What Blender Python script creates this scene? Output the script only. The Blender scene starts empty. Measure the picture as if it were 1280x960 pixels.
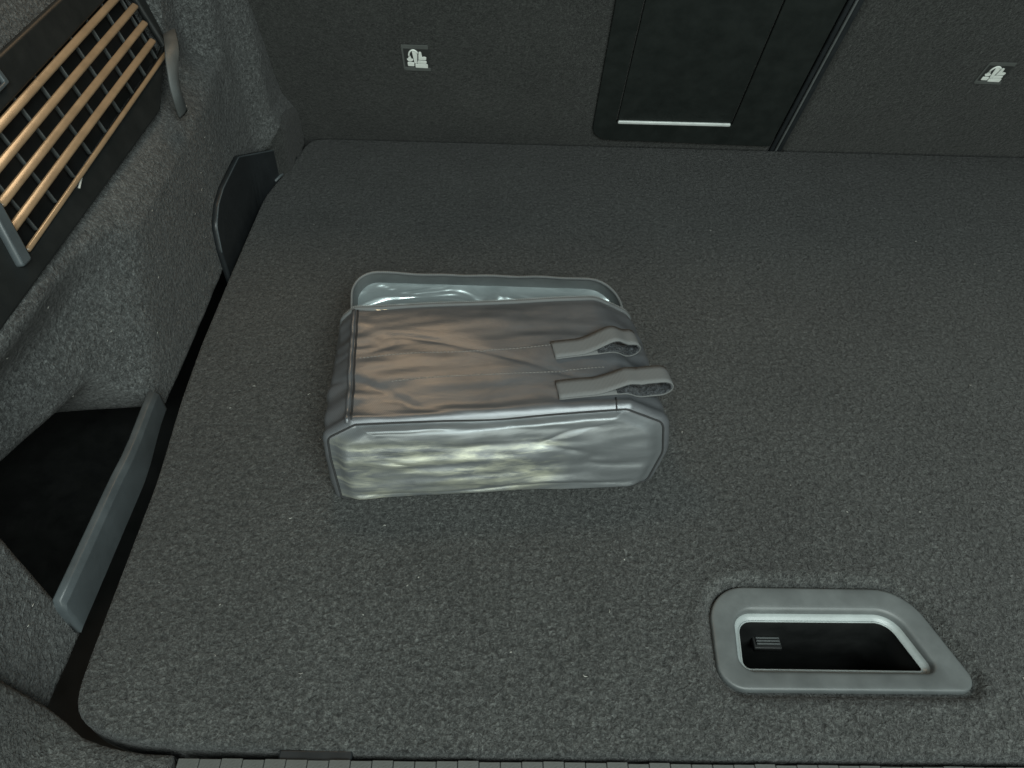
import bpy, bmesh, math, random
from mathutils import Vector, Matrix, noise
from mathutils.bvhtree import BVHTree
random.seed(7)
S = bpy.context.scene
COL = S.collection
R = math.radians

# ------------------------------------------------------------------ camera
cd = bpy.data.cameras.new('camera'); cam = bpy.data.objects.new('camera', cd); COL.objects.link(cam)
S.camera = cam
pit, yaw, rol = R(45.6), R(1.4), R(2.15)
F = Vector((math.sin(yaw)*math.cos(pit), math.cos(yaw)*math.cos(pit), -math.sin(pit)))
Rt = F.cross(Vector((0, 0, 1))).normalized(); Up = Rt.cross(F)
R2 = math.cos(rol)*Rt + math.sin(rol)*Up; U2 = -math.sin(rol)*Rt + math.cos(rol)*Up
m = Matrix((R2, U2, -F)).transposed().to_4x4(); m.translation = (0, 0, .6)
cam.matrix_world = m
cd.sensor_width = 36; cd.lens = 36*915/1280; cd.clip_start = .01; cd.clip_end = 50

# ------------------------------------------------------------------ world, lights, exposure
w = bpy.data.worlds.new('World'); S.world = w; w.use_nodes = True
bg = w.node_tree.nodes['Background']; bg.inputs[0].default_value = (.62, .70, .68, 1); bg.inputs[1].default_value = .028

def area(name, loc, target, sx, sy, power, col):
    l = bpy.data.lights.new(name, 'AREA'); l.shape = 'RECTANGLE'; l.size = sx; l.size_y = sy
    l.energy = power; l.color = col
    o = bpy.data.objects.new(name, l); COL.objects.link(o); o.location = loc
    o.rotation_euler = (Vector(target)-Vector(loc)).to_track_quat('-Z', 'Y').to_euler()
    return o
area('overhead_key', (.34, -.55, 1.22), (.24, .25, .0), 1.0, .6, 30, (.89, 1.0, .96))  # added unseen key light, set low for a steep floor falloff
area('tailgate_daylight', (.1, -1.7, .55), (.0, .5, .05), 1.8, .8, 25, (.93, 1.0, .90))
area('cargo_lamp', (-.28, 1.14, .98), (-.40, .68, .25), .32, .20, 2.3, (1.0, .66, .36))
S.view_settings.view_transform = 'Standard'; S.view_settings.look = 'None'
S.view_settings.exposure = 0; S.view_settings.gamma = 1

# ------------------------------------------------------------------ materials
def mat(name):
    m = bpy.data.materials.new(name); m.use_nodes = True
    nt = m.node_tree; b = nt.nodes['Principled BSDF']
    return m, nt, b
def nd(nt, typ, **kw):
    n = nt.nodes.new(typ)
    for k, v in kw.items():
        if k in n.inputs.keys() if hasattr(n.inputs, 'keys') else False: n.inputs[k].default_value = v
        else: setattr(n, k, v)
    return n
def noise_n(nt, scale, detail=4, rough=.6, vec=None, dist=0.):
    n = nt.nodes.new('ShaderNodeTexNoise'); n.inputs['Scale'].default_value = scale
    n.inputs['Detail'].default_value = detail; n.inputs['Roughness'].default_value = rough
    n.inputs['Distortion'].default_value = dist
    if vec: nt.links.new(vec, n.inputs['Vector'])
    return n
def ramp(nt, src, stops):
    r = nt.nodes.new('ShaderNodeValToRGB'); e = r.color_ramp.elements
    while len(e) < len(stops): e.new(.5)
    for i, (p, c) in enumerate(stops):
        e[i].position = p; e[i].color = (*c, 1) if len(c) == 3 else c
    nt.links.new(src, r.inputs[0]); return r
def mixc(nt, a, b, fac, mode='MIX'):
    n = nt.nodes.new('ShaderNodeMix'); n.data_type = 'RGBA'; n.blend_type = mode
    for sock, v in ((n.inputs[0], fac), (n.inputs[6], a), (n.inputs[7], b)):
        if hasattr(v, 'type') and hasattr(v, 'is_linked'): nt.links.new(v, sock)
        else: sock.default_value = v if not isinstance(v, tuple) else (*v, 1)
    return n.outputs[2]
def bump(nt, b, h, strength, dist, prev=None):
    n = nt.nodes.new('ShaderNodeBump'); n.inputs['Strength'].default_value = strength; n.inputs['Distance'].default_value = dist
    nt.links.new(h, n.inputs['Height'])
    if prev: nt.links.new(prev.outputs[0], n.inputs['Normal'])
    nt.links.new(n.outputs[0], b.inputs['Normal']); return n
def coord(nt, scale=(1, 1, 1), rot=(0, 0, 0)):
    tc = nt.nodes.new('ShaderNodeTexCoord'); mp = nt.nodes.new('ShaderNodeMapping')
    mp.inputs['Scale'].default_value = scale; mp.inputs['Rotation'].default_value = rot
    nt.links.new(tc.outputs['Object'], mp.inputs[0]); return mp.outputs[0]

def carpet(name, lo, hi, amp=1.0):
    m, nt, b = mat(name)
    v = coord(nt)
    fine = noise_n(nt, 430, 3, .75, v, .8); mid = noise_n(nt, 185, 3, .62, v, .6); big = noise_n(nt, 9, 3, .6, v)
    c1 = ramp(nt, mid.outputs[0], [(.28, lo), (.72, hi)])
    c2 = ramp(nt, fine.outputs[0], [(.28, (.20, .20, .20)), (.5, (.88, .88, .88)), (.72, (2.2, 2.2, 2.2))])
    c3 = ramp(nt, big.outputs[0], [(.3, (.86, .86, .86)), (.7, (1.1, 1.1, 1.1))])
    c = mixc(nt, c1.outputs[0], c2.outputs[0], 1.0, 'MULTIPLY')
    c = mixc(nt, c, c3.outputs[0], 1.0, 'MULTIPLY')
    fl = noise_n(nt, 700, 1, .5, v)
    c4 = ramp(nt, fl.outputs[0], [(.69, (0, 0, 0)), (.76, (.06, .063, .06))])
    c = mixc(nt, c, c4.outputs[0], 1.0, 'ADD')
    nt.links.new(c, b.inputs['Base Color'])
    b.inputs['Roughness'].default_value = 1; b.inputs['Specular IOR Level'].default_value = .1
    b.inputs['Sheen Weight'].default_value = .12; b.inputs['Sheen Roughness'].default_value = .6
    p = bump(nt, b, mid.outputs[0], .95*amp, .006)
    bump(nt, b, fine.outputs[0], .6*amp, .0015, p)
    return m
M = {}
M['floor'] = carpet('floor_carpet', (.021, .0228, .0221), (.073, .0772, .0745))
M['wall'] = carpet('wall_carpet', (.036, .0390, .0386), (.105, .1120, .1110), 1.0)
M['seat'] = carpet('seat_carpet', (.0150, .0164, .0154), (.036, .0385, .0362), .7)
M['trim'] = carpet('trim_carpet', (.030, .0325, .0312), (.078, .082, .079), 1.1)

def plastic(name, col, rough, grain=1500, gs=.12, spec=.5):
    m, nt, b = mat(name); v = coord(nt)
    n = noise_n(nt, grain, 2, .5, v); n2 = noise_n(nt, 40, 4, .6, v)
    c = ramp(nt, n2.outputs[0], [(.3, tuple(x*.85 for x in col)), (.7, tuple(x*1.15 for x in col))])
    nt.links.new(c.outputs[0], b.inputs['Base Color'])
    r = ramp(nt, n2.outputs[0], [(.3, (rough*.88,)*3), (.7, (min(1, rough*1.15),)*3)])
    nt.links.new(r.outputs[0], b.inputs['Roughness'])
    b.inputs['Specular IOR Level'].default_value = spec
    bump(nt, b, n.outputs[0], gs, .0006); return m
M['black'] = plastic('black_plastic', (.012, .014, .014), .5)
M['hatch'] = plastic('hatch_plastic', (.011, .014, .013), .55, 900, .1, .35)
M['cover'] = plastic('cover_plastic', (.016, .019, .021), .42)
M['bar'] = plastic('bar_plastic', (.060, .072, .078), .45, 1200, .2)
M['bezel'] = plastic('bezel_plastic', (.095, .105, .106), .48, 1600, .15)
M['rimgrey'] = plastic('rim_plastic', (.26, .29, .29), .35, 1600, .08)
M['deep'] = plastic('recess_plastic', (.006, .007, .007), .6)
M['slat'] = plastic('slat_lamp_tint', (.27, .185, .11), .22, 900, .03, 1.0)  # warm lamp reflection put into the slats' amber base colour
M['sill'] = plastic('sill_plastic', (.070, .075, .072), .6, 600, .5)
M['ribgrey'] = plastic('rib_grey', (.05, .056, .056), .5)
M['print'] = plastic('white_print', (.72, .76, .72), .7)
M['tagcloth'] = plastic('tag_cloth', (.02, .022, .021), .9, 1600, .3)
M['tagedge'] = plastic('tag_edge', (.075, .082, .078), .9, 1600, .3)
M['chrome'] = plastic('satin_strip', (.62, .66, .65), .3, 1600, .02)
M['strap'] = plastic('strap_rubber', (.075, .082, .082), .6, 900, .3)
M['lint'] = plastic('lint_fibre', (.45, .45, .42), .9)
M['thread'] = plastic('thread', (.17, .165, .155), .7)
M['seam'] = plastic('seam_binding', (.016, .017, .018), .8, 900, .4)
M['tape'] = plastic('zip_tape', (.090, .096, .098), .7, 900, .5)
M['teeth'] = plastic('zip_teeth', (.19, .20, .20), .45)

def nylon(name, base, sheen_streaks=False):
    m, nt, b = mat(name)
    v = coord(nt)
    # twill weave: two crossing fine waves
    wa = nt.nodes.new('ShaderNodeTexWave'); wa.inputs['Scale'].default_value = 330; wa.bands_direction = 'DIAGONAL'
    nt.links.new(coord(nt), wa.inputs['Vector'])
    wb = nt.nodes.new('ShaderNodeTexWave'); wb.inputs['Scale'].default_value = 330; wb.bands_direction = 'DIAGONAL'
    nt.links.new(coord(nt, (-1, 1, 1)), wb.inputs['Vector'])
    wv = mixc(nt, wa.outputs[0], wb.outputs[0], .5)
    n = noise_n(nt, 38, 5, .6, coord(nt, (.55, 1.2, 1.2)), .8)
    c = ramp(nt, n.outputs[0], [(.3, tuple(x*.9 for x in base)), (.7, tuple(x*1.1 for x in base))]).outputs[0]
    c = mixc(nt, c, mixc(nt, (.72, .72, .72), (1.25, 1.25, 1.25), wa.outputs[1]), 1., 'MULTIPLY')
    r = ramp(nt, n.outputs[0], [(.3, (.31,)*3), (.7, (.41,)*3)]).outputs[0]
    if sheen_streaks:   # pale reflection streaks painted into the panel's base colour
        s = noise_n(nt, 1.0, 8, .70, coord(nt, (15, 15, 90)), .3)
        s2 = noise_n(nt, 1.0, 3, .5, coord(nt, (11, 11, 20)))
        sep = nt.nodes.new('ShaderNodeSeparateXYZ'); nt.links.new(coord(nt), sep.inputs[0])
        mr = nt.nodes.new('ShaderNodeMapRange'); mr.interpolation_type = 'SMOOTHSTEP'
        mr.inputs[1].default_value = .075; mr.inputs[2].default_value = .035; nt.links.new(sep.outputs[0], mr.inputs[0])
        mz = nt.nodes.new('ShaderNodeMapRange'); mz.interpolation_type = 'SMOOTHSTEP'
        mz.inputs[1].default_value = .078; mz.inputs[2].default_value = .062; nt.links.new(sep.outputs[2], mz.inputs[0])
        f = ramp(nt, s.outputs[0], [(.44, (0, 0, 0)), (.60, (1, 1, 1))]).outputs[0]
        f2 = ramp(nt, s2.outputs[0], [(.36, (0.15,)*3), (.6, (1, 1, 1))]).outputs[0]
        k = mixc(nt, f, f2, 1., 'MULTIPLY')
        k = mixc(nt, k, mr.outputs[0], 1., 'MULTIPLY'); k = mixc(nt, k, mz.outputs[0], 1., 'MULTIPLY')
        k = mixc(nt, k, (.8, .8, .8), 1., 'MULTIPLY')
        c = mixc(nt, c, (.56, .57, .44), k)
    nt.links.new(c, b.inputs['Base Color']); nt.links.new(r, b.inputs['Roughness'])
    b.inputs['Specular IOR Level'].default_value = .55
    b.inputs['Metallic'].default_value = .48
    p = bump(nt, b, wv, .18, .0004)
    bump(nt, b, n.outputs[0], .14, .004, p)
    return m
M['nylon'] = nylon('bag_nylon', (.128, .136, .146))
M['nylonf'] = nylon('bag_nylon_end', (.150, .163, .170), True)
m, nt, b = mat('web'); v = coord(nt)
wa = nt.nodes.new('ShaderNodeTexWave'); wa.inputs['Scale'].default_value = 260; nt.links.new(v, wa.inputs['Vector'])
c = mixc(nt, (.088, .093, .094), (.138, .143, .144), wa.outputs[1]); nt.links.new(c, b.inputs['Base Color'])
b.inputs['Roughness'].default_value = .8; bump(nt, b, wa.outputs[0], .3, .0006); M['web'] = m
M['loop'] = carpet('hook_loop', (.008, .009, .012), (.09, .10, .11), 1.5)
M['mesh'] = plastic('mesh_fabric', (.115, .126, .127), .8, 700, .9)
m, nt, b = mat('foil'); v = coord(nt)
n = noise_n(nt, 20, 2.2, .5, coord(nt, (.6, 1.4, 1.4)), 1.2)
b.inputs['Base Color'].default_value = (.50, .57, .58, 1); b.inputs['Metallic'].default_value = .72
b.inputs['Roughness'].default_value = .24; bump(nt, b, n.outputs[0], .75, .010); M['foil'] = m

# ------------------------------------------------------------------ helpers
def obj(name, verts, faces, material, parent=None, smooth=True):
    me = bpy.data.meshes.new(name); me.from_pydata([tuple(v) for v in verts], [], faces); me.update()
    bm = bmesh.new(); bm.from_mesh(me); bmesh.ops.recalc_face_normals(bm, faces=bm.faces); bm.to_mesh(me); bm.free()
    if smooth:
        for p in me.polygons: p.use_smooth = True
    me.materials.append(M[material])
    o = bpy.data.objects.new(name, me); COL.objects.link(o); o.parent = parent; return o
def tag(o, label=None, cat=None, group=None, kind=None):
    for k, v in (('label', label), ('category', cat), ('group', group), ('kind', kind)):
        if v: o[k] = v
    return o
def empty(name, loc=(0, 0, 0), rz=0):
    o = bpy.data.objects.new(name, None); COL.objects.link(o); o.location = loc; o.rotation_euler = (0, 0, rz); o.empty_display_size = .02
    return o
def rpoly(cs, seg=8):
    out = []; n = len(cs)
    for i in range(n):
        p = Vector(cs[i][:2]); r = cs[i][2]
        a = (Vector(cs[i-1][:2])-p); b = (Vector(cs[(i+1) % n][:2])-p)
        la, lb = a.length, b.length; a.normalize(); b.normalize()
        half = a.angle(b)/2; t = min(r/math.tan(half), la*.48, lb*.48)
        r = t*math.tan(half); bis = (a+b).normalized(); ce = p+bis*(r/math.sin(half))
        s = p+a*t-ce; e = p+b*t-ce
        ang = math.atan2(s.x*e.y-s.y*e.x, s.dot(e))
        for k in range(seg+1):
            q = ang*k/seg; out.append(Vector((ce.x+s.x*math.cos(q)-s.y*math.sin(q), ce.y+s.x*math.sin(q)+s.y*math.cos(q))))
    return out
def off(poly, d):
    n = len(poly); out = []
    for i in range(n):
        a = (poly[i]-poly[i-1]); b = (poly[(i+1) % n]-poly[i])
        if a.length < 1e-9: a = b
        if b.length < 1e-9: b = a
        t = (a.normalized()+b.normalized()).normalized(); nn = Vector((t.y, -t.x))
        out.append(poly[i]+nn*d)
    return out
def subdiv(poly, mx):
    out = []
    for i, p in enumerate(poly):
        q = poly[(i+1) % len(poly)]; k = max(1, int(math.ceil((q-p).length/mx)))
        for j in range(k): out.append(p.lerp(q, j/k))
    return out
def loft(loops, closed=True, cap0=False, cap1=False):
    n = len(loops[0]); v = [p for l in loops for p in l]; f = []
    for i in range(len(loops)-1):
        for j in range(n if closed else n-1):
            k = (j+1) % n; f.append((i*n+j, i*n+k, (i+1)*n+k, (i+1)*n+j))
    if cap0: f.append(tuple(range(n)))
    if cap1: f.append(tuple((len(loops)-1)*n+j for j in range(n)))
    return v, f
def slab(name, outer, holes, th, ch, mp, material, parent=None, back=True):
    """plate with chamfered rims; mp maps (u,v,w) to space"""
    bm = bmesh.new(); tops = []; bots = []
    for poly, sg in [(outer, -1)]+[(h, 1) for h in holes]:
        rings = [(poly, 0), (poly, th-ch), (off(poly, sg*ch*.3), th-ch*.3), (off(poly, sg*ch), th)]
        R_ = [[bm.verts.new(mp(p.x, p.y, z)) for p in pl] for pl, z in rings]
        n = len(poly)
        for a, b in zip(R_[:-1], R_[1:]):
            for j in range(n):
                f = bm.faces.new((a[j], a[(j+1) % n], b[(j+1) % n], b[j])); f.smooth = True
        tops.append(R_[-1]); bots.append(R_[0])
    for grp in ([tops, bots] if back else [tops]):
        ed = []
        for r in grp:
            for j in range(len(r)):
                e = bm.edges.get((r[j], r[(j+1) % len(r)])) or bm.edges.new((r[j], r[(j+1) % len(r)])); ed.append(e)
        bmesh.ops.triangle_fill(bm, edges=ed, use_beauty=True)
    bmesh.ops.recalc_face_normals(bm, faces=bm.faces)
    me = bpy.data.meshes.new(name); bm.to_mesh(me); bm.free(); me.materials.append(M[material])
    o = bpy.data.objects.new(name, me); COL.objects.link(o); o.parent = parent; return o
def tube(pts, r, n=8, closed=False):
    pts = [Vector(p) for p in pts]; loops = []; N = len(pts); prev = None
    for i, p in enumerate(pts):
        t = (pts[(i+1) % N]-pts[i-1]) if closed else (pts[min(i+1, N-1)]-pts[max(i-1, 0)])
        t.normalize()
        a = (prev - t*prev.dot(t)) if prev else t.orthogonal()
        if a.length < 1e-6: a = t.orthogonal()
        a.normalize(); prev = a; b = t.cross(a)
        loops.append([p+(a*math.cos(2*math.pi*k/n)+b*math.sin(2*math.pi*k/n))*r for k in range(n)])
    if closed: loops.append(loops[0])
    return loft(loops, True, not closed, not closed)
def box(c, s):
    x, y, z = c; a, b, d = (q/2 for q in s)
    v = [(x+i*a, y+j*b, z+k*d) for i in (-1, 1) for j in (-1, 1) for k in (-1, 1)]
    return v, [(0, 1, 3, 2), (4, 6, 7, 5), (0, 4, 5, 1), (2, 3, 7, 6), (0, 2, 6, 4), (1, 5, 7, 3)]
def bbox_obj(name, c, s, ch, material, parent=None, mp=None):
    x, y, z = c; a, b, d = s
    o = slab(name, rpoly([(x-a/2, y-b/2, ch), (x+a/2, y-b/2, ch), (x+a/2, y+b/2, ch), (x-a/2, y+b/2, ch)], 2), [], d, ch,
             mp or (lambda u, v, w_: (u, v, w_+z)), material, parent)
    return o
def ss(a, b, t):
    t = max(0., min(1., (t-a)/(b-a))); return t*t*(3-2*t)
def interp(tab, x):
    if x <= tab[0][0]: return tab[0][1]
    for (a, p), (b, q) in zip(tab[:-1], tab[1:]):
        if x <= b: return p+(q-p)*ss(a, b, x)
    return tab[-1][1]
def join(parts):
    V = []; Fc = []
    for v, f in parts:
        k = len(V); V += list(v); Fc += [tuple(i+k for i in q) for q in f]
    return V, Fc
def nz(x, y, z=0.): return noise.noise(Vector((x, y, z)))

# ------------------------------------------------------------------ floor board
HO = [(.187, .242, .022), (.4085, .243, .013), (.374, .337, .042), (.193, .337, .036)]   # handle bezel outline
HI = [(.208, .260, .012), (.379, .260, .008), (.358, .3155, .024), (.214, .3145, .018)]
HOp, HIp = rpoly(HO, 12), rpoly(HI, 12)
left = [(-.330, 1.150), (-.338, 1.083), (-.352, 1.02), (-.361, .97), (-.360, .785), (-.358, .644), (-.353, .552), (-.342, .443), (-.339, .344), (-.336, .256),
        (-.334, .224), (-.326, .213), (-.313, .206), (-.300, .202), (-.285, .197), (-.265, .195), (-.248, .194), (-.13, .190), (.015, .1885), (.25, .1885), (.5, .190), (.97, .196), (.97, 1.156), (-.318, 1.160)]
outl = subdiv([Vector(p) for p in left], .010)
for _ in range(5): outl = [(outl[i-1]+outl[i]*2+outl[(i+1) % len(outl)])/4 for i in range(len(outl))]
bm = bmesh.new()
def ring(poly, zf): return [bm.verts.new((p.x, p.y, zf(p))) for p in poly]
def wob(p): return .0012*nz(p.x*14, p.y*14, 3.1)+.0006*nz(p.x*60, p.y*60)
outr = [ring(outl, lambda p: -.035), ring(outl, lambda p: -.006), ring(off(outl, -.0015), lambda p: -.002), ring(off(outl, -.006), lambda p: 0)]
hol = [ring(off(HOp, d_), lambda p, z_=z_: z_) for d_, z_ in ((-.004, -.024), (-.003, -.0095), (.001, -.0082), (.0045, -.0046), (.008, -.0002), (.0115, .0017), (.0155, .0016), (.020, .0005), (.026, 0))]
for rs in (outr, hol):
    for a, b in zip(rs[:-1], rs[1:]):
        n = len(a)
        for j in range(n): bm.faces.new((a[j], a[(j+1) % n], b[(j+1) % n], b[j]))
ed = []
for r in (outr[-1], hol[-1]):
    for j in range(len(r)): ed.append(bm.edges.get((r[j], r[(j+1) % len(r)])))
bmesh.ops.triangle_fill(bm, edges=ed, use_beauty=True)
bmesh.ops.recalc_face_normals(bm, faces=bm.faces)
for f in bm.faces: f.smooth = True
me = bpy.data.meshes.new('trunk_floor'); bm.to_mesh(me); bm.free(); me.materials.append(M['floor'])
floor = bpy.data.objects.new('trunk_floor', me); COL.objects.link(floor); tag(floor, kind='structure')

# recessed pull handle of the floor board
def L3(poly, z): return [Vector((p.x, p.y, z)) for p in poly]
def lerp(a, b, t): return [p.lerp(q, t) for p, q in zip(a, b)]
V, Fc = loft([L3(off(HOp, -.001), -.012), L3(HOp, -.004), L3(off(HOp, -.0005), -.0008), L3(off(HOp, -.0014), .0002), L3(off(HOp, -.0028), .0004), L3(lerp(HOp, HIp, .3), .0003), L3(lerp(HOp, HIp, .75), -.0006),
              L3(off(HIp, .0030), -.0010), L3(off(HIp, .0014), -.0016), L3(off(HIp, .0004), -.0034), L3(HIp, -.0085)])
V = [v+Vector((0, 0, -.0032)) for v in V]
handle = obj('recessed_handle', V, Fc, 'bezel', floor); handle['label'] = 'grey plastic bezel of the recessed floor handle with cut-off corner'
V, Fc = loft([L3(HIp, -.0115), L3(off(HIp, -.0006), -.0130), L3(off(HIp, -.0022), -.0150), L3(off(HIp, -.0042), -.0152), L3(off(HIp, -.0046), -.0158)])
obj('inner_rim', V, Fc, 'rimgrey', handle)
V, Fc = loft([L3(off(HIp, -.0044), -.0160), L3(off(HIp, -.005), -.030), L3(off(HIp, -.002), -.090), L3(off(HIp, -.004), -.125)], cap1=True)
obj('handle_cup', V, Fc, 'deep', handle)
v, f = tube(L3(off(HIp, -.0052), -.0158), .0008, 6, True); obj('rim_bead', v, f, 'rimgrey', handle)
st = bbox_obj('sticker', (.252, .297, -.0685), (.024, .021, .0012), .0008, 'ribgrey', handle, lambda u, v, w_: (u, v+.012, -.0735+w_)) if False else None
for k in range(5):
    bbox_obj('grip_ridge', (.2545, .3035+.0028*k, -.050), (.022, .0016, .003), .0004, 'ribgrey', handle)
bbox_obj('grip_pad', (.2545, .309, -.056), (.026, .018, .006), .001, 'deep', handle)

# ------------------------------------------------------------------ trunk well below the board
V, Fc = box((.15, .62, -.17), (2.3, 1.3, .02))
tag(obj('trunk_well', V, Fc, 'deep', None, False), kind='structure')

# ------------------------------------------------------------------ carpeted side wall
X0 = [(.1, -.350), (.44, -.353), (.56, -.367), (.95, -.374), (1.00, -.370), (1.055, -.348), (1.25, -.346)]
def softplus(d, k): return k*math.log(1+math.exp(max(-40, min(40, d/k))))
def wallx(y, z):
    x = interp(X0, y)
    x += .010*ss(1.0, 1.05, y)*(1-ss(.06, .10, z))
    pm = ss(.285, .30, y)*(1-ss(.50, .55, y)); zc = .092*pm-.002
    x -= .28*(1-ss(zc-.02-.14*pm, zc, z))
    led = .036*ss(.180, .222, z)+max(0, z-.215)*math.tan(R(16))
    zt_ = z+.042*(.88-y)
    led += .03*ss(.236, .246, zt_)*(1-ss(.32, .33, z))*ss(.51, .525, y)*(1-ss(.865, .880, y))
    led *= 1-ss(.885, .925, y)
    nic = .030*ss(.835, .875, y)*(1-ss(.945, .985, y))*ss(.195, .225, z)*(1-.5*ss(.25, .4, z))
    d = softplus(.517+.63*z-y, .006)
    rec = .30*(1-math.exp(-d*1.0/.24))*ss(.285, .292, y)
    rec *= 1-.55*ss(-.03, .12, z)-.25*ss(.14, .205, z)
    x -= max(led, nic, rec) if max(led, nic) <= 0 or rec <= 0 else max(led, nic)+softplus(rec-max(led, nic), .006)
    x += .0015*nz(y*12, z*12)+.0006*nz(y*45, z*45)
    return x
ys = [.16+.004*i for i in range(264)]; zs = [-.16+.004*i for i in range(178)]
V = [Vector((wallx(y, z), y, z)) for y in ys for z in zs]; nzv = len(zs)
Fc = [(i*nzv+j, (i+1)*nzv+j, (i+1)*nzv+j+1, i*nzv+j+1) for i in range(len(ys)-1) for j in range(nzv-1)]
wall = tag(obj('side_wall', V, Fc, 'wall'), kind='structure')

# rear corner trim that wraps from the wall onto the sill
B = [((-.340, .200, .30), (1, .0, .0)), ((-.339, .203, .16), (1, 0, 0)), ((-.338, .207, .09), (1, 0, 0)), ((-.338, .212, .045), (.95, 0, .3)), ((-.336, .2135, .020), (.75, 0, .65)), ((-.328, .209, .009), (.35, .1, .9)),
     ((-.313, .1985, .0055), (.1, .1, 1)), ((-.298, .1935, .005), (0, 0, 1)), ((-.282, .190, .0045), (0, 0, 1)), ((-.262, .1875, .004), (0, 0, 1)), ((-.242, .187, .004), (0, 0, 1)), ((-.2405, .187, -.02), (1, 0, 0))]
Bd = []
for (p, n_), (q, m_) in zip(B[:-1], B[1:]):
    for k in range(4):
        Bd.append((Vector(p).lerp(Vector(q), k/4), Vector(n_).lerp(Vector(m_), k/4).normalized()))
Bd.append((Vector(B[-1][0]), Vector(B[-1][1])))
rows = []
for dy, dn in ((0, -.035), (0, -.008), (-.001, -.003), (-.004, -.0006), (-.010, 0), (-.03, .001), (-.08, .001), (-.15, -.002)):
    rows.append([p+Vector((0, dy, 0))+n_*dn for p, n_ in Bd])
V, Fc = loft(rows, closed=False)
tag(obj('rear_corner_trim', V, Fc, 'trim'), kind='structure')

# ------------------------------------------------------------------ ribbed sill
sill = empty('sill_plate', (0, .12, -.01))
tag(sill, 'grey ribbed loading sill strip along the front edge of the floor', 'sill plate')
def local(o, par): o.parent = par; o.matrix_parent_inverse = Matrix.Translation(par.location).inverted(); return o
local(bbox_obj('base', (.37, .115, -.014), (1.20, .136, .012), .001, 'sill'), sill)
r0 = None; x = -.2285
while x < .96:
    if r0 is None:
        r0 = bbox_obj('tread_rib', (0, .1150, -.0015), (.0159, .1385, .0030), .0006, 'sill'); o = r0
    else:
        o = r0.copy(); COL.objects.link(o)
    o.location = (x, random.uniform(-.0006, .0006), 0); local(o, sill); x += .0162
latch = bbox_obj('floor_latch_tab', (-.135, .188, -.010), (.056, .0085, .008), .0015, 'cover'); tag(latch, 'small dark plastic tab in the gap between floor and sill', 'tab')

# ------------------------------------------------------------------ seat backs
ta = R(23); sv = Vector((0, -math.sin(ta), math.cos(ta))); nv = Vector((0, -math.cos(ta), -math.sin(ta)))
def seatmap(base=0.):
    return lambda u, v, w_: Vector((u, 1.160, 0))+sv*v+nv*(w_+base)
def crn(x0, x1, y0, y1, r): return [(x0, y0, r), (x1, y0, r), (x1, y1, r), (x0, y1, r)]
seatL = empty('seat_back', (.03, 1.16, 0)); tag(seatL, 'dark carpeted rear seat back with the black centre hatch', 'seat')
seatR = empty('seat_back', (.72, 1.16, 0)); tag(seatR, 'dark carpeted rear seat back beyond the edge strip, without a hatch', 'seat')
local(slab('back_panel', subdiv(rpoly(crn(-.42, .4515, -.04, .50, .02), 4), .03), [], .060, .008, seatmap(-.060), 'seat'), seatL)
local(slab('back_panel', subdiv(rpoly(crn(.4745, 1.02, -.04, .50, .02), 4), .03), [], .060, .008, seatmap(-.060), 'seat'), seatR)
HB = subdiv(rpoly([(.144, .020, .030), (.4475, .013, .003), (.4475, .46, .02), (.144, .46, .03)], 6), .03)
HD = subdiv(rpoly([(.1795, .0585, .006), (.3685, .0585, .006), (.3665, .42, .01), (.1815, .42, .01)], 6), .03)
fr = local(slab('hatch_frame', HB, [HD], .0065, .0011, seatmap(-.0005), 'hatch'), seatL)
def child(o, par): o.parent = par; o.matrix_parent_inverse = par.matrix_parent_inverse.copy() if False else par.matrix_world.inverted(); return o
dr = slab('hatch_door', off(HD, -.0026), [], .0058, .0007, seatmap(-.0005), 'hatch')
pl = slab('pull_strip', rpoly([(.1825, .0605, .002), (.3655, .0605, .002), (.3650, .0660, .002), (.183, .0660, .002)], 3), [], .0036, .0010, seatmap(.0042), 'chrome')
bpy.context.view_layer.update()
child(dr, fr); child(pl, fr)
# edge strip (two beads) between the seat halves
local(slab('edge_strip', subdiv(rpoly(crn(.4530, .4600, -.03, .50, .002), 3), .05), [], .006, .002, seatmap(-.004), 'cover'), seatL)
local(slab('edge_bead', subdiv(rpoly(crn(.4612, .4645, -.03, .50, .001), 3), .05), [], .008, .0014, seatmap(-.004), 'bezel'), seatR)
local(slab('edge_strip', subdiv(rpoly(crn(.4655, .4735, -.03, .50, .002), 3), .05), [], .006, .002, seatmap(-.004), 'cover'), seatR)

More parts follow.
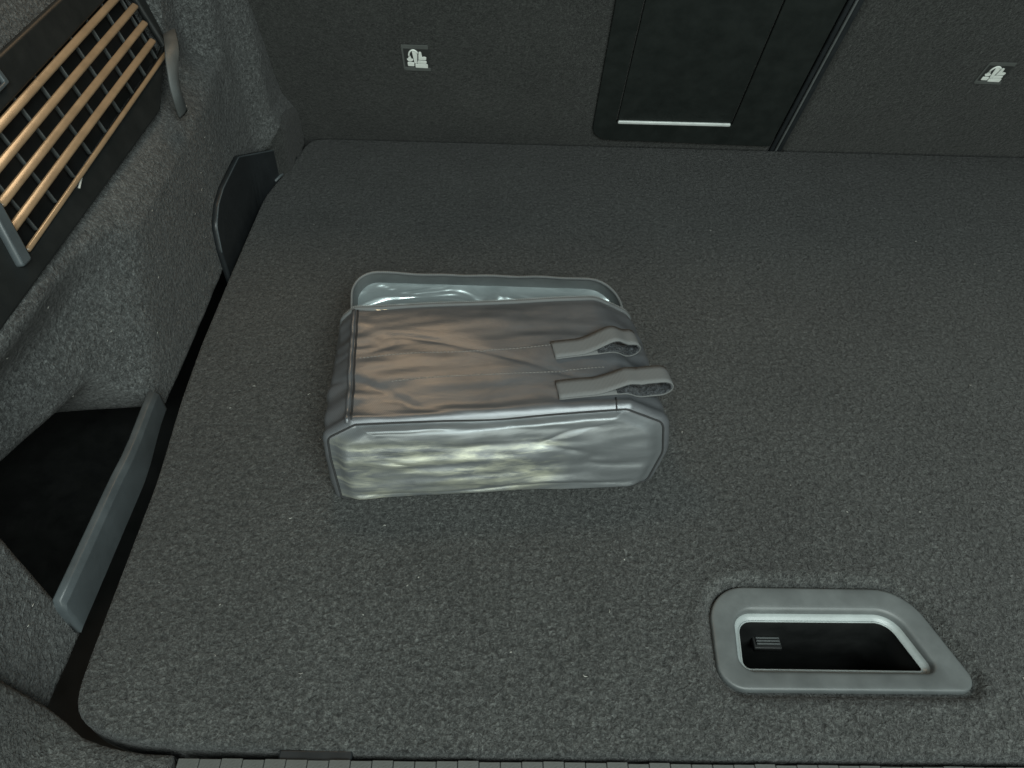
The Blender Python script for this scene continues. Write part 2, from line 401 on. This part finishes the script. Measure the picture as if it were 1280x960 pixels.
def child_seat_tag(seat, x0, s0, W_, H_):
    k = seatmap(-.0004)
    def T(u, v): return Vector((x0+u*W_, s0+v*H_))
    tg = local(slab('anchor_tag', rpoly([(*T(0, 0), .002), (*T(1, 0), .002), (*T(1, 1), .002), (*T(0, 1), .002)], 3), [], .0014, .0004, k, 'tagcloth'), seat)
    bpy.context.view_layer.update()
    def piece(name, pts, base=.0010, th=.0009, mt='print', r=.0012):
        o = slab(name, rpoly([(*T(*p), r) for p in pts], 3), [], th, .0003, seatmap(base), mt); child(o, tg)
    # folded edges of the slot
    piece('tag_edge', [(-.02, .88), (1.0, .86), (1.0, 1.02), (-.02, 1.02)], .0008, .0012, 'tagedge')
    piece('tag_edge', [(.02, -.02), (1.03, -.03), (1.03, .10), (.02, .12)], .0008, .0012, 'tagedge')
    piece('tag_edge', [(-.03, .0), (.045, .0), (.045, .98), (-.03, .98)], .0006, .0010, 'tagedge')
    piece('symbol_base', [(.44, .11), (.92, .09), (.93, .25), (.44, .25)])
    piece('symbol_base', [(.15, .17), (.40, .16), (.41, .31), (.15, .33)])
    piece('symbol_backrest', [(.42, .28), (.52, .27), (.58, .74), (.50, .80), (.37, .76)])
    piece('symbol_seat', [(.52, .27), (.88, .27), (.90, .38), (.56, .40)])
    piece('symbol_cushion', [(.58, .42), (.88, .42), (.90, .54), (.80, .56), (.74, .53), (.72, .74), (.63, .76), (.60, .60)])
    piece('symbol_anchor', [(.13, .46), (.20, .36), (.34, .36), (.40, .45), (.32, .47), (.29, .58), (.21, .58), (.20, .47)])
    arc = []
    for i in range(11):
        q = math.pi*(1.02-.86*i/10)
        a = T(.42+.185*math.cos(q), .58+.24*math.sin(q)); arc.append(seatmap(.0015)(a.x, a.y, 0))
    v, f = tube(arc, .0013, 6); child(obj('symbol_tether', v, f, 'print'), tg)
child_seat_tag(seatL, -.1505, .157, .038, .046)
child_seat_tag(seatR, .7045, .161, .039, .040)

# ------------------------------------------------------------------ vent grille in the side wall
lt = R(16); gl = Vector((-math.sin(lt), 0, math.cos(lt))); gn = Vector((math.cos(lt), 0, math.sin(lt)))
g0 = Vector((-.400, 0, .249))
def gmap(base=0., k=.042): return lambda u, v, w_: g0+Vector((0, u, 0))+gl*(v+k*(u-.88))+gn*(w_+base)     # u along y, v up the wall
vent = empty('vent_grille', (-.40, .68, .21)); tag(vent, 'black air vent grille with long slats coloured amber as if lamplit in the side wall', 'vent grille')
ho = subdiv(rpoly([(.36, -.018, .012), (.80, -.033, .02), (.895, .008, .02), (.905, .105, .015), (.36, .110, .012)], 5), .03)
hi = subdiv(rpoly([(.498, -.0045, .004), (.885, .0000, .004), (.880, .078, .004), (.530, .078, .004)], 5), .03)
fr = local(slab('frame', ho, [hi], .007, .0025, gmap(-.006), 'black'), vent)
local(slab('backing', off(hi, .004), [], .002, .0005, gmap(-.0165), 'deep'), vent)
def slat(i, v0, wd, y0, y1, tilt=58, name='slat', mt='slat', out=.0):
    a = R(tilt); fn = Vector((math.cos(a), 0, math.sin(a))); fu = Vector((-math.sin(a), 0, math.cos(a)))
    pr = rpoly([(-wd/2, -.0022, .0015), (wd/2, -.0022, .0018), (wd/2, .0018, .0022), (-wd/2, .0018, .0020)], 4)
    loops = []
    c0 = g0+gl*v0+gn*out
    for k, (y, s) in enumerate([(y0, .3), (y0+.001, .85), (y0+.003, 1)]+[(y0+.003+(y1-y0-.006)*t/12, 1) for t in range(1, 12)]+[(y1-.003, 1), (y1-.001, .85), (y1, .3)]):
        bow = .0012*math.sin(math.pi*(y-y0)/(y1-y0))
        loops.append([c0+Vector((0, y, 0))+gl*(.042*(y-.88))+fu*p.x*s+fn*(p.y*s+bow) for p in pr])
    v, f = loft(loops, True, True, True)
    return local(obj(name, v, f, mt), vent)
for i, (v0, y0, y1) in enumerate([(.0175, .505, .868), (.0355, .515, .873), (.0540, .528, .874), (.0725, .538, .872)]):
    slat(i, v0, .0074, y0, y1, 54)
slat(9, -.0015, .0048, .503, .884, 40, 'slat_edge', 'slat', .0012)
slat(9, .0900, .0120, .52, .87, 40, 'slat', 'slat', -.012)
for k in range(9):
    y = .535+.041*k
    local(bbox_obj('rib', (0, 0, 0), (.0013, .080, .004), .0004, 'ribgrey', None, lambda u, v, w_, y=y: gmap(-.0085)(u+y, v+.038, w_)), vent)
local(slab('end_post', rpoly([(.482, -.004, .003), (.496, -.006, .003), (.512, .04, .003), (.500, .045, .003)], 3), [], .008, .002, gmap(-.001), 'bar'), vent)
v, f = tube([Vector((-.3950, .6200, .2369)).lerp(Vector((-.3932, .6035, .2315)), k/5) for k in range(6)], .0011, 5)
local(obj('paint_chip', v, f, 'lint'), vent)
# retaining clip above the grille
clip = slab('cargo_clip', rpoly(crn(.588, .612, .090, .104, .002), 3), [rpoly(crn(.592, .607, .093, .101, .0015), 3)], .005, .001, gmap(.000), 'bar')
tag(clip, 'small grey rectangular plastic clip above the vent grille', 'clip')

# ------------------------------------------------------------------ strap on the wall
pts = [(-.404, .915, .256), (-.387, .875, .271), (-.371, .835, .272), (-.366, .812, .262), (-.3645, .800, .246), (-.365, .799, .229), (-.371, .813, .204)]
def catmull(P, n):
    P = [Vector(p) for p in P]; out = []
    for i in range(len(P)-1):
        a, b, c, d = P[max(i-1, 0)], P[i], P[i+1], P[min(i+2, len(P)-1)]
        for k in range(n):
            t = k/n; out.append(.5*((2*b)+(c-a)*t+(2*a-5*b+4*c-d)*t*t+(3*b-a-3*c+d)*t**3))
    out.append(P[-1]); return out
cp = catmull(pts, 5); loops = []
for i, p in enumerate(cp):
    t = (cp[min(i+1, len(cp)-1)]-cp[max(i-1, 0)]).normalized()
    wd = Vector((.35, .94, .0)); wd = (wd-t*wd.dot(t)).normalized(); nn = t.cross(wd)
    loops.append([p+wd*a*.0075+nn*b_ for a, b_ in ((-1, -.0008), (-.9, .0008), (0, .0015), (.9, .0008), (1, -.0008), (0, -.001))])
v, f = loft(loops, True, True, True)
strap = empty('wall_strap', (-.372, .803, .20)); tag(strap, 'short curved grey rubber strap hanging beside the vent grille', 'strap')
local(obj('band', v, f, 'strap'), strap)
v, f = tube([(-.375, .823, .2065), (-.3715, .8225, .2085), (-.370, .822, .2095)], .0022, 8); local(obj('rivet', v, f, 'chrome'), strap)

# ------------------------------------------------------------------ plastic corner cover beside the floor
cv = [(.790, -.03, .004), (1.062, -.03, .004), (1.062, .006, .006), (1.030, .046, .016), (.975, .068, .02), (.934, .086, .016), (.852, .086, .04), (.822, .080, .03), (.797, .064, .018), (.789, .030, .02)]
def cmap(u, v, w_): return Vector((interp([(.77, -.3715), (.95, -.374), (1.06, -.352)], u)+w_, u, v))
cover = slab('corner_cover', subdiv(rpoly(cv[::1], 5), .012), [], .0070, .0025, cmap, 'cover'); tag(cover, 'dark plastic cover low on the side wall beside the seat corner', 'trim cover')
v, f = tube([cmap(p.x, p.y, .0060) for p in off(rpoly(cv, 5), -.0012)[12:]], .0011, 6)
child(obj('cover_edge_highlight', v, f, 'bar'), cover)  # lighter bead drawn as the highlight on the cover's edge
v, f = tube([(-.3530, 1.015, .001), (-.345, 1.040, .002), (-.3375, 1.075, .002), (-.3365, 1.09, .001)], .0022, 6)
child(obj('cover_lip', v, f, 'bar'), cover)
rows = []
for i in range(31):
    y = 1.012+.133*i/30; zt = interp([(1.012, .050), (1.05, .078), (1.08, .084), (1.145, .070)], y); row = []
    for j in range(17):
        z = -.004+(zt+.004)*j/16; e = min(1, (16-j)/2)*min(1, i/2)
        row.append(Vector((wallx(y, max(z, .0))-.003+.0055*e, y, z)))
    rows.append(row)
v, f = loft(rows, closed=False); child(obj('cover_shoulder', v, f, 'seat'), cover)

# ------------------------------------------------------------------ pocket divider bar
sec = rpoly([(-.3535, .013, .001), (-.3425, .013, .001), (-.3425, .049, .002), (-.3455, .0545, .002), (-.3525, .0550, .002)], 4)
loops = []
for y, sc in [(.279, .55), (.280, .85), (.283, 1)]+[(.283+.245*t/10, 1) for t in range(1, 10)]+[(.524, 1), (.528, .9), (.530, .5)]:
    cx, cz = -.3495, .0
    tp = 1-.22*ss(.40, .53, y)
    sx = interp([(.28, 0), (.42, -.001), (.53, -.012)], y)
    loops.append([Vector((cx+(p.x-cx)*sc+sx, y, cz+(p.y-cz)*(sc if sc < 1 else 1)*(tp if p.y > .02 else 1))) for p in sec])
v, f = loft(loops, True, True, True)
bar = obj('pocket_divider', v, f, 'bar'); tag(bar, 'grey plastic divider bar standing before the dark side pocket', 'divider')

# ------------------------------------------------------------------ the bag
bag = empty('cooler_bag', (0, .436, 0), R(4.9)); tag(bag, 'grey nylon insulated bag lying open on the trunk floor', 'bag')
def section(cs, counts, seg=5):
    base = rpoly(cs, seg); n = len(cs); out = []
    for i in range(n):
        cpt = base[i*(seg+1):(i+1)*(seg+1)]; out += cpt
        a = cpt[-1]; b = base[((i+1) % n)*(seg+1)]
        for k in range(1, counts[i]): out.append(a.lerp(b, k/counts[i]))
    return out
CN = [50, 8, 5, 5, 50, 5, 5, 8]
SF = section([(-.158, .000, .005), (.156, .000, .011), (.1695, .038, .020), (.166, .073, .012), (.128, .091, .010), (-.136, .087, .008), (-.163, .073, .008), (-.163, .050, .020)], CN)
SB = section([(-.150, .000, .010), (.150, .000, .012), (.167, .042, .022), (.160, .074, .020), (.120, .097, .030), (-.142, .094, .012), (-.158, .080, .010), (-.163, .040, .020)], CN)
NS = len(SF)
def wr(p, t):
    x, z = p.x, p.y; y = .18*t
    top = ss(.06, .085, z); side = 1-ss(.10, .145, abs(x))
    d = top*(.0022*nz(x*13, y*26, 1.7)+.0011*nz(x*20, y*75, 4.2)+.0040*math.sin(math.pi*t)*math.sin(math.pi*max(0, min(1, (x+.15)/.3))))
    d += (1-top)*(.0050*nz(x*20, y*22, z*30)+.0030*math.sin(math.pi*t))
    d += (1-side)*.0028*nz(x*30+5, y*60, z*25)
    cr = max(0, 1-9*abs(nz(x*7+3, y*22+x*6, 7.7)))
    d -= top*.0011*cr*cr*(.3+.7*abs(nz(x*5, y*9, 2)))*3*ss(.0, .3, 1-t)
    if z < .012: d *= .15
    return d
body_rows = []; ts = [0, .004, .010, .018, .028, .04, .055, .075]+[.1+.9*i/54 for i in range(55)]
for t in ts:
    e = ss(0, 1, t); sec_ = [a.lerp(b, e) for a, b in zip(SF, SB)]
    prof = -.0050*math.exp(-t/.010)+.0022*math.exp(-((t-.045)/.035)**2) - .0018*math.exp(-(1-t)/.03)
    dd = [prof+wr(p, t)*ss(0, .08, t)*(1-.6*ss(.9, 1, t)) for p in sec_]
    nn = off(sec_, 1.0)
    row = []
    for p, q, d in zip(sec_, nn, dd):
        n_ = (q-p); 
        if n_.length > 1e-6: n_.normalize()
        pp = p+n_*d
        z = max(pp.y, .0006)
        y = (.25*z)*(1-t) + t*(.172+.09*z)
        row.append(Vector((pp.x, y, z)))
    body_rows.append(row)
bvh_v, bvh_f = loft(body_rows)
body = obj('body', bvh_v, bvh_f, 'nylon', bag)
BV = BVHTree.FromPolygons([tuple(v) for v in bvh_v], bvh_f)
def topz(x, y):
    h = BV.ray_cast(Vector((x, y, .3)), Vector((0, 0, -1)), .3)
    return h[0].z if h[0] is not None else 0.
# front end panel
rows = []; ctr = Vector((0., .043)); K = 44
for i in range(K+1):
    s = 1-i/K if i < K else .0
    row = []
    for p in SF:
        pin = p + (ctr-p).normalized()*.0052
        q = ctr+(pin-ctr)*s
        edge = min(1, (1-s)/.10)
        e_ = ss(0, 1, edge)
        wrn = (.0021*nz(q.x*7+2, q.y*60, .4)+.0016*nz(q.x*16, q.y*130, 2.2)+.0010*nz(q.x*40, q.y*60, 8))*e_*(1-.55*ss(.02, .12, q.x))
        cr = max(0, 1-8*abs(nz(q.x*5+9, q.y*45, 3.3))); wrn -= .0012*cr*cr*e_
        wrn += .0022*nz(q.x*60, q.y*22, 5)*math.exp(-((abs(q.x+.150))/.018)**2)*e_
        z = max(q.y, .0008)
        y = .25*z+.0012-(.0075*e_+.004*(1-s*s))-wrn
        row.append(Vector((q.x, y, z)))
    rows.append(row)
v, f = loft(rows, True, False, False)
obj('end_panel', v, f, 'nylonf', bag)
# seam binding around the end panel and along the left edge of the upper panel
v, f = tube([Vector((p.x, .25*max(p.y, .001)+.0006, max(p.y, .0012))) for p in [q+(ctr-q).normalized()*.0046 for q in SF]], .0011, 6, True)
obj('seam', v, f, 'seam', bag)
# raised fabric roll of the left top edge and its seam
def along(x_of, y0, y1, n, dz):
    out = []
    for k in range(n+1):
        y = y0+(y1-y0)*k/n; x = x_of(y); out.append(Vector((x, y, topz(x, y)+dz)))
    return out
v, f = tube(along(lambda y: -.1385-.02*(y-.02)+.0015*nz(y*40, 1), .024, .178, 40, .0004), .0024, 8); obj('edge_roll', v, f, 'nylon', bag)
v, f = tube(along(lambda y: -.1345-.02*(y-.02)+.0012*nz(y*40, 1), .026, .178, 40, .0004), .0010, 6); obj('seam', v, f, 'seam', bag)
v, f = tube(along(lambda y: .1150+.002*nz(y*60, 1), .022, .036, 8, .0002), .0008, 6); obj('seam', v, f, 'seam', bag)
# stitch rows on the upper panel: single stitches joined into one thread each
def stitches(x0, y0, x1, y1):
    parts = []; n = int((x1-x0)/.0036)
    for k in range(n):
        a = k/n; b = (k+.68)/n
        P = [Vector((x0+(x1-x0)*t, y0+(y1-y0)*t+.0015*math.sin(t*7), 0)) for t in (a, (a+b)/2, b)]
        for i, p in enumerate(P): p.z = topz(p.x, p.y)+(.0004 if i == 1 else .0001)
        parts.append(tube(P, .00042, 5))
    v, f = join(parts); o = obj('stitching', v, f, 'thread', bag); o['kind'] = 'stuff'
stitches(-.132, .105, .062, .107); stitches(-.100, .070, .112, .076)
# zipper tape at the mouth
ri = [i for i, p in enumerate(SB) if p.y > .050]
i0 = min(i for i, p in enumerate(SB) if p.y > .05); order = [i for i in range(NS) if SB[i].y > .05]
rim = [body_rows[-1][i] for i in order]
rim = [r+Vector((0, .001, .0005)) for r in rim]
v, f = tube(rim, .0027, 8); obj('zipper_tape', v, f, 'tape', bag)
def teeth(path, up, parent, name='zipper_teeth', step=.0022, r=.0009):
    parts = []; acc = 0
    for a, b in zip(path[:-1], path[1:]):
        L = (b-a).length; d = (b-a)
        while acc < L:
            c = a+d*(acc/L); parts.append(box(c+up*.0001, (.0012, .0012, .0016))); acc += step
        acc -= L
    v, f = join(parts); o = obj(name, v, f, 'teeth', parent, False); o['kind'] = 'stuff'
teeth([r+Vector((0, .0012, .0024)) for r in rim], Vector((0, 0, 1)), bag)
# foil lining inside the mouth
rows = []
for t, ins in ((1, .0012), (.97, .003), (.8, .006), (.5, .008), (.15, .010)):
    e = ss(0, 1, t); sec_ = off([a.lerp(b, e) for a, b in zip(SF, SB)], -ins)
    rows.append([Vector((p.x, t*(.172+.09*p.y), max(p.y, .002))) for p in sec_])
v, f = loft(rows, cap1=True); obj('lining', v, f, 'foil', bag)

# open lid, hinged along the lower edge of the mouth
la = R(31); ld = Vector((0, math.cos(la), math.sin(la))); ln = Vector((0, -math.sin(la), math.cos(la)))
lo = Vector((0, .174, .0035))
def lmap(u, v, w_):
    return lo+Vector((u, 0, 0))+ld*v+ln*w_
LS = section([(-.149, .0, .004), (.151, .0, .004), (.160, .090, .036), (-.147, .110, .024)], [60, 14, 60, 14], 8)
def lw(u, v): return .0030*nz(u*9, v*24, 9)+.0012*nz(u*30, v*26, 3)
cl = Vector((0, .045)); rows = []
for i in range(25):
    s = 1-i/24
    rows.append([lmap(*(cl+(p-cl)*s), .003+.004*(1-s)+lw(*(cl+(p-cl)*s))*(1-s**4)*1.3+.0035*math.exp(-((cl+(p-cl)*s-Vector((.018, .088))).length/.012)**2)) for p in LS])
v, f = loft(rows); lid = obj('lid', v, f, 'foil', bag); lid['label'] = 'open lid with crinkled silver foil lining'
def skirt(ins0, ins1, w0, w1, steps=5):
    rows = []
    a, b = off(LS, ins0), off(LS, ins1)
    for k in range(steps+1):
        t = k/steps; row = []
        for p, q, base in zip(a, b, LS):
            hh = ss(.0, .035, base.y)
            r = p.lerp(q, t)
            wv = (.0016*nz(base.x*22, base.y*22, 6)+.0024*nz(base.x*9, 2, 1))*t
            row.append(lmap(r.x, r.y+wv*hh, w0+(w1-w0)*t*hh+.8*wv*hh))
        rows.append(row)
    return rows
v, f = loft(skirt(.000, .0028, .0028, .024)); obj('gusset', v, f, 'mesh', lid)
v, f = loft(skirt(.0022, .0048, -.002, .024)); obj('outer_gusset', v, f, 'nylon', lid)
v, f = loft([[lmap(p.x, p.y, -.002) for p in off(LS, .0022)], [lmap(p.x*.5, .045+(p.y-.045)*.5, -.003) for p in LS], [lmap(p.x*.05, .045+(p.y-.045)*.05, -.003) for p in LS]]); obj('outer_face', v, f, 'nylon', lid)
sk = skirt(.000, .0036, .0028, .0248)[-1]
edge = [p for p, b_ in zip(sk, LS) if b_.y > .006]
v, f = tube(edge, .0018, 6); obj('zipper_tape', v, f, 'tape', lid)
teeth([p+ln*.0016 for p in edge], Vector((0, 0, 1)), lid)

# two folded webbing straps
def web_strap(x0, y0, x1, y1, wdt, h, zlow, label):
    d = Vector((x1-x0, y1-y0, 0)); L = d.length; d.normalize(); sd = Vector((-d.y, d.x, 0))
    def base(u, side):
        p = Vector((x0, y0, 0))+d*u+sd*side
        return max(topz(min(p.x, .150), p.y), zlow)
    def path(ins):
        out = []
        hh = lambda u: .0030+h*ss(.30*L, .80*L, u)
        r_end = (hh(L*.93)-.0012)/2
        for k in range(22): out.append((L*.92*k/21, .0012+ins, 0))
        for k in range(1, 10):
            a = -math.pi/2+math.pi*k/10
            out.append((L*.92+(r_end*1.35-ins)*math.cos(a), .0012+r_end+(r_end-ins)*math.sin(a), 0))
        for k in range(26): 
            u = L*.92*(1-k/25); out.append((u, hh(u)-ins, 0))
        return out
    def ribbon(pth, th, wd, name, mt, par):
        loops = []
        for i, (u, hgt, _) in enumerate(pth):
            pa, pb = pth[max(i-1, 0)], pth[min(i+1, len(pth)-1)]
            tu, th_ = pb[0]-pa[0], pb[1]-pa[1]; l_ = math.hypot(tu, th_) or 1; nu, nh = -th_/l_, tu/l_
            ring_ = []
            for sdd, q in ((-1, -.5), (-.98, .5), (-.5, .5), (0, .5), (.5, .5), (.98, .5), (1, -.5), (.5, -.5), (0, -.5), (-.5, -.5)):
                b_ = base(min(u, L*.9), sdd*wd/2)
                b0 = base(min(u, L*.9), 0)
                uu = u+nu*th*q; zz = .5*b_+.5*b0+hgt+nh*th*q
                p = Vector((x0, y0, 0))+d*uu+sd*(sdd*wd/2); p.z = zz; ring_.append(p)
            loops.append(ring_)
        v, f = loft(loops, True, True, True); return obj(name, v, f, mt, par)
    o = ribbon(path(0), .0013, wdt, 'strap', 'web', bag); o['label'] = label
    inner = [p for p in path(.0013) if p[0] > .50*L]
    ribbon(inner, .0012, wdt*.96, 'hook_lining', 'loop', o)
web_strap(.062, .0985, .146, .109, .0230, .0145, .086, 'grey folded webbing strap nearer the open lid')
web_strap(.060, .0470, .168, .0540, .0230, .0165, .085, 'longer grey folded webbing strap nearer the end panel')

# ------------------------------------------------------------------ lint on the carpet
parts = []
spots = [(-.16, .25, 0), (.015, .27, 0), (-.24, .31, 0), (-.20, .40, 0), (.20, .52, 0), (.55, .60, 0), (.30, .45, 0), (-.08, .33, 0), (.12, .36, 0), (.42, .42, 0)]
for i in range(34): spots.append((random.uniform(-.3, .8), random.uniform(.21, 1.0), 0))
for i, (x, y, z) in enumerate(spots):
    if -.18 < x < .2 and .4 < y < .78: continue
    if .18 < x < .42 and .23 < y < .345: continue
    a = random.uniform(0, 6.3); l = random.uniform(.0005, .0018)
    P = [Vector((x+math.cos(a+.5*k)*l*k, y+math.sin(a+.5*k)*l*k, .0008+.0003*random.random())) for k in range(3)]
    parts.append(tube(P, random.uniform(.00015, .00032), 4))
for i in range(25):
    y = random.uniform(.25, 1.0); z = random.uniform(.03, .18); x = wallx(y, z)+.0006
    P = [Vector((x, y+.0012*k, z+.0006*k*random.uniform(-1, 1))) for k in range(3)]
    parts.append(tube(P, .00025, 4))
v, f = join(parts); tag(obj('lint', v, f, 'lint'), 'tiny pale lint specks caught in the dark carpet', 'lint', kind='stuff')
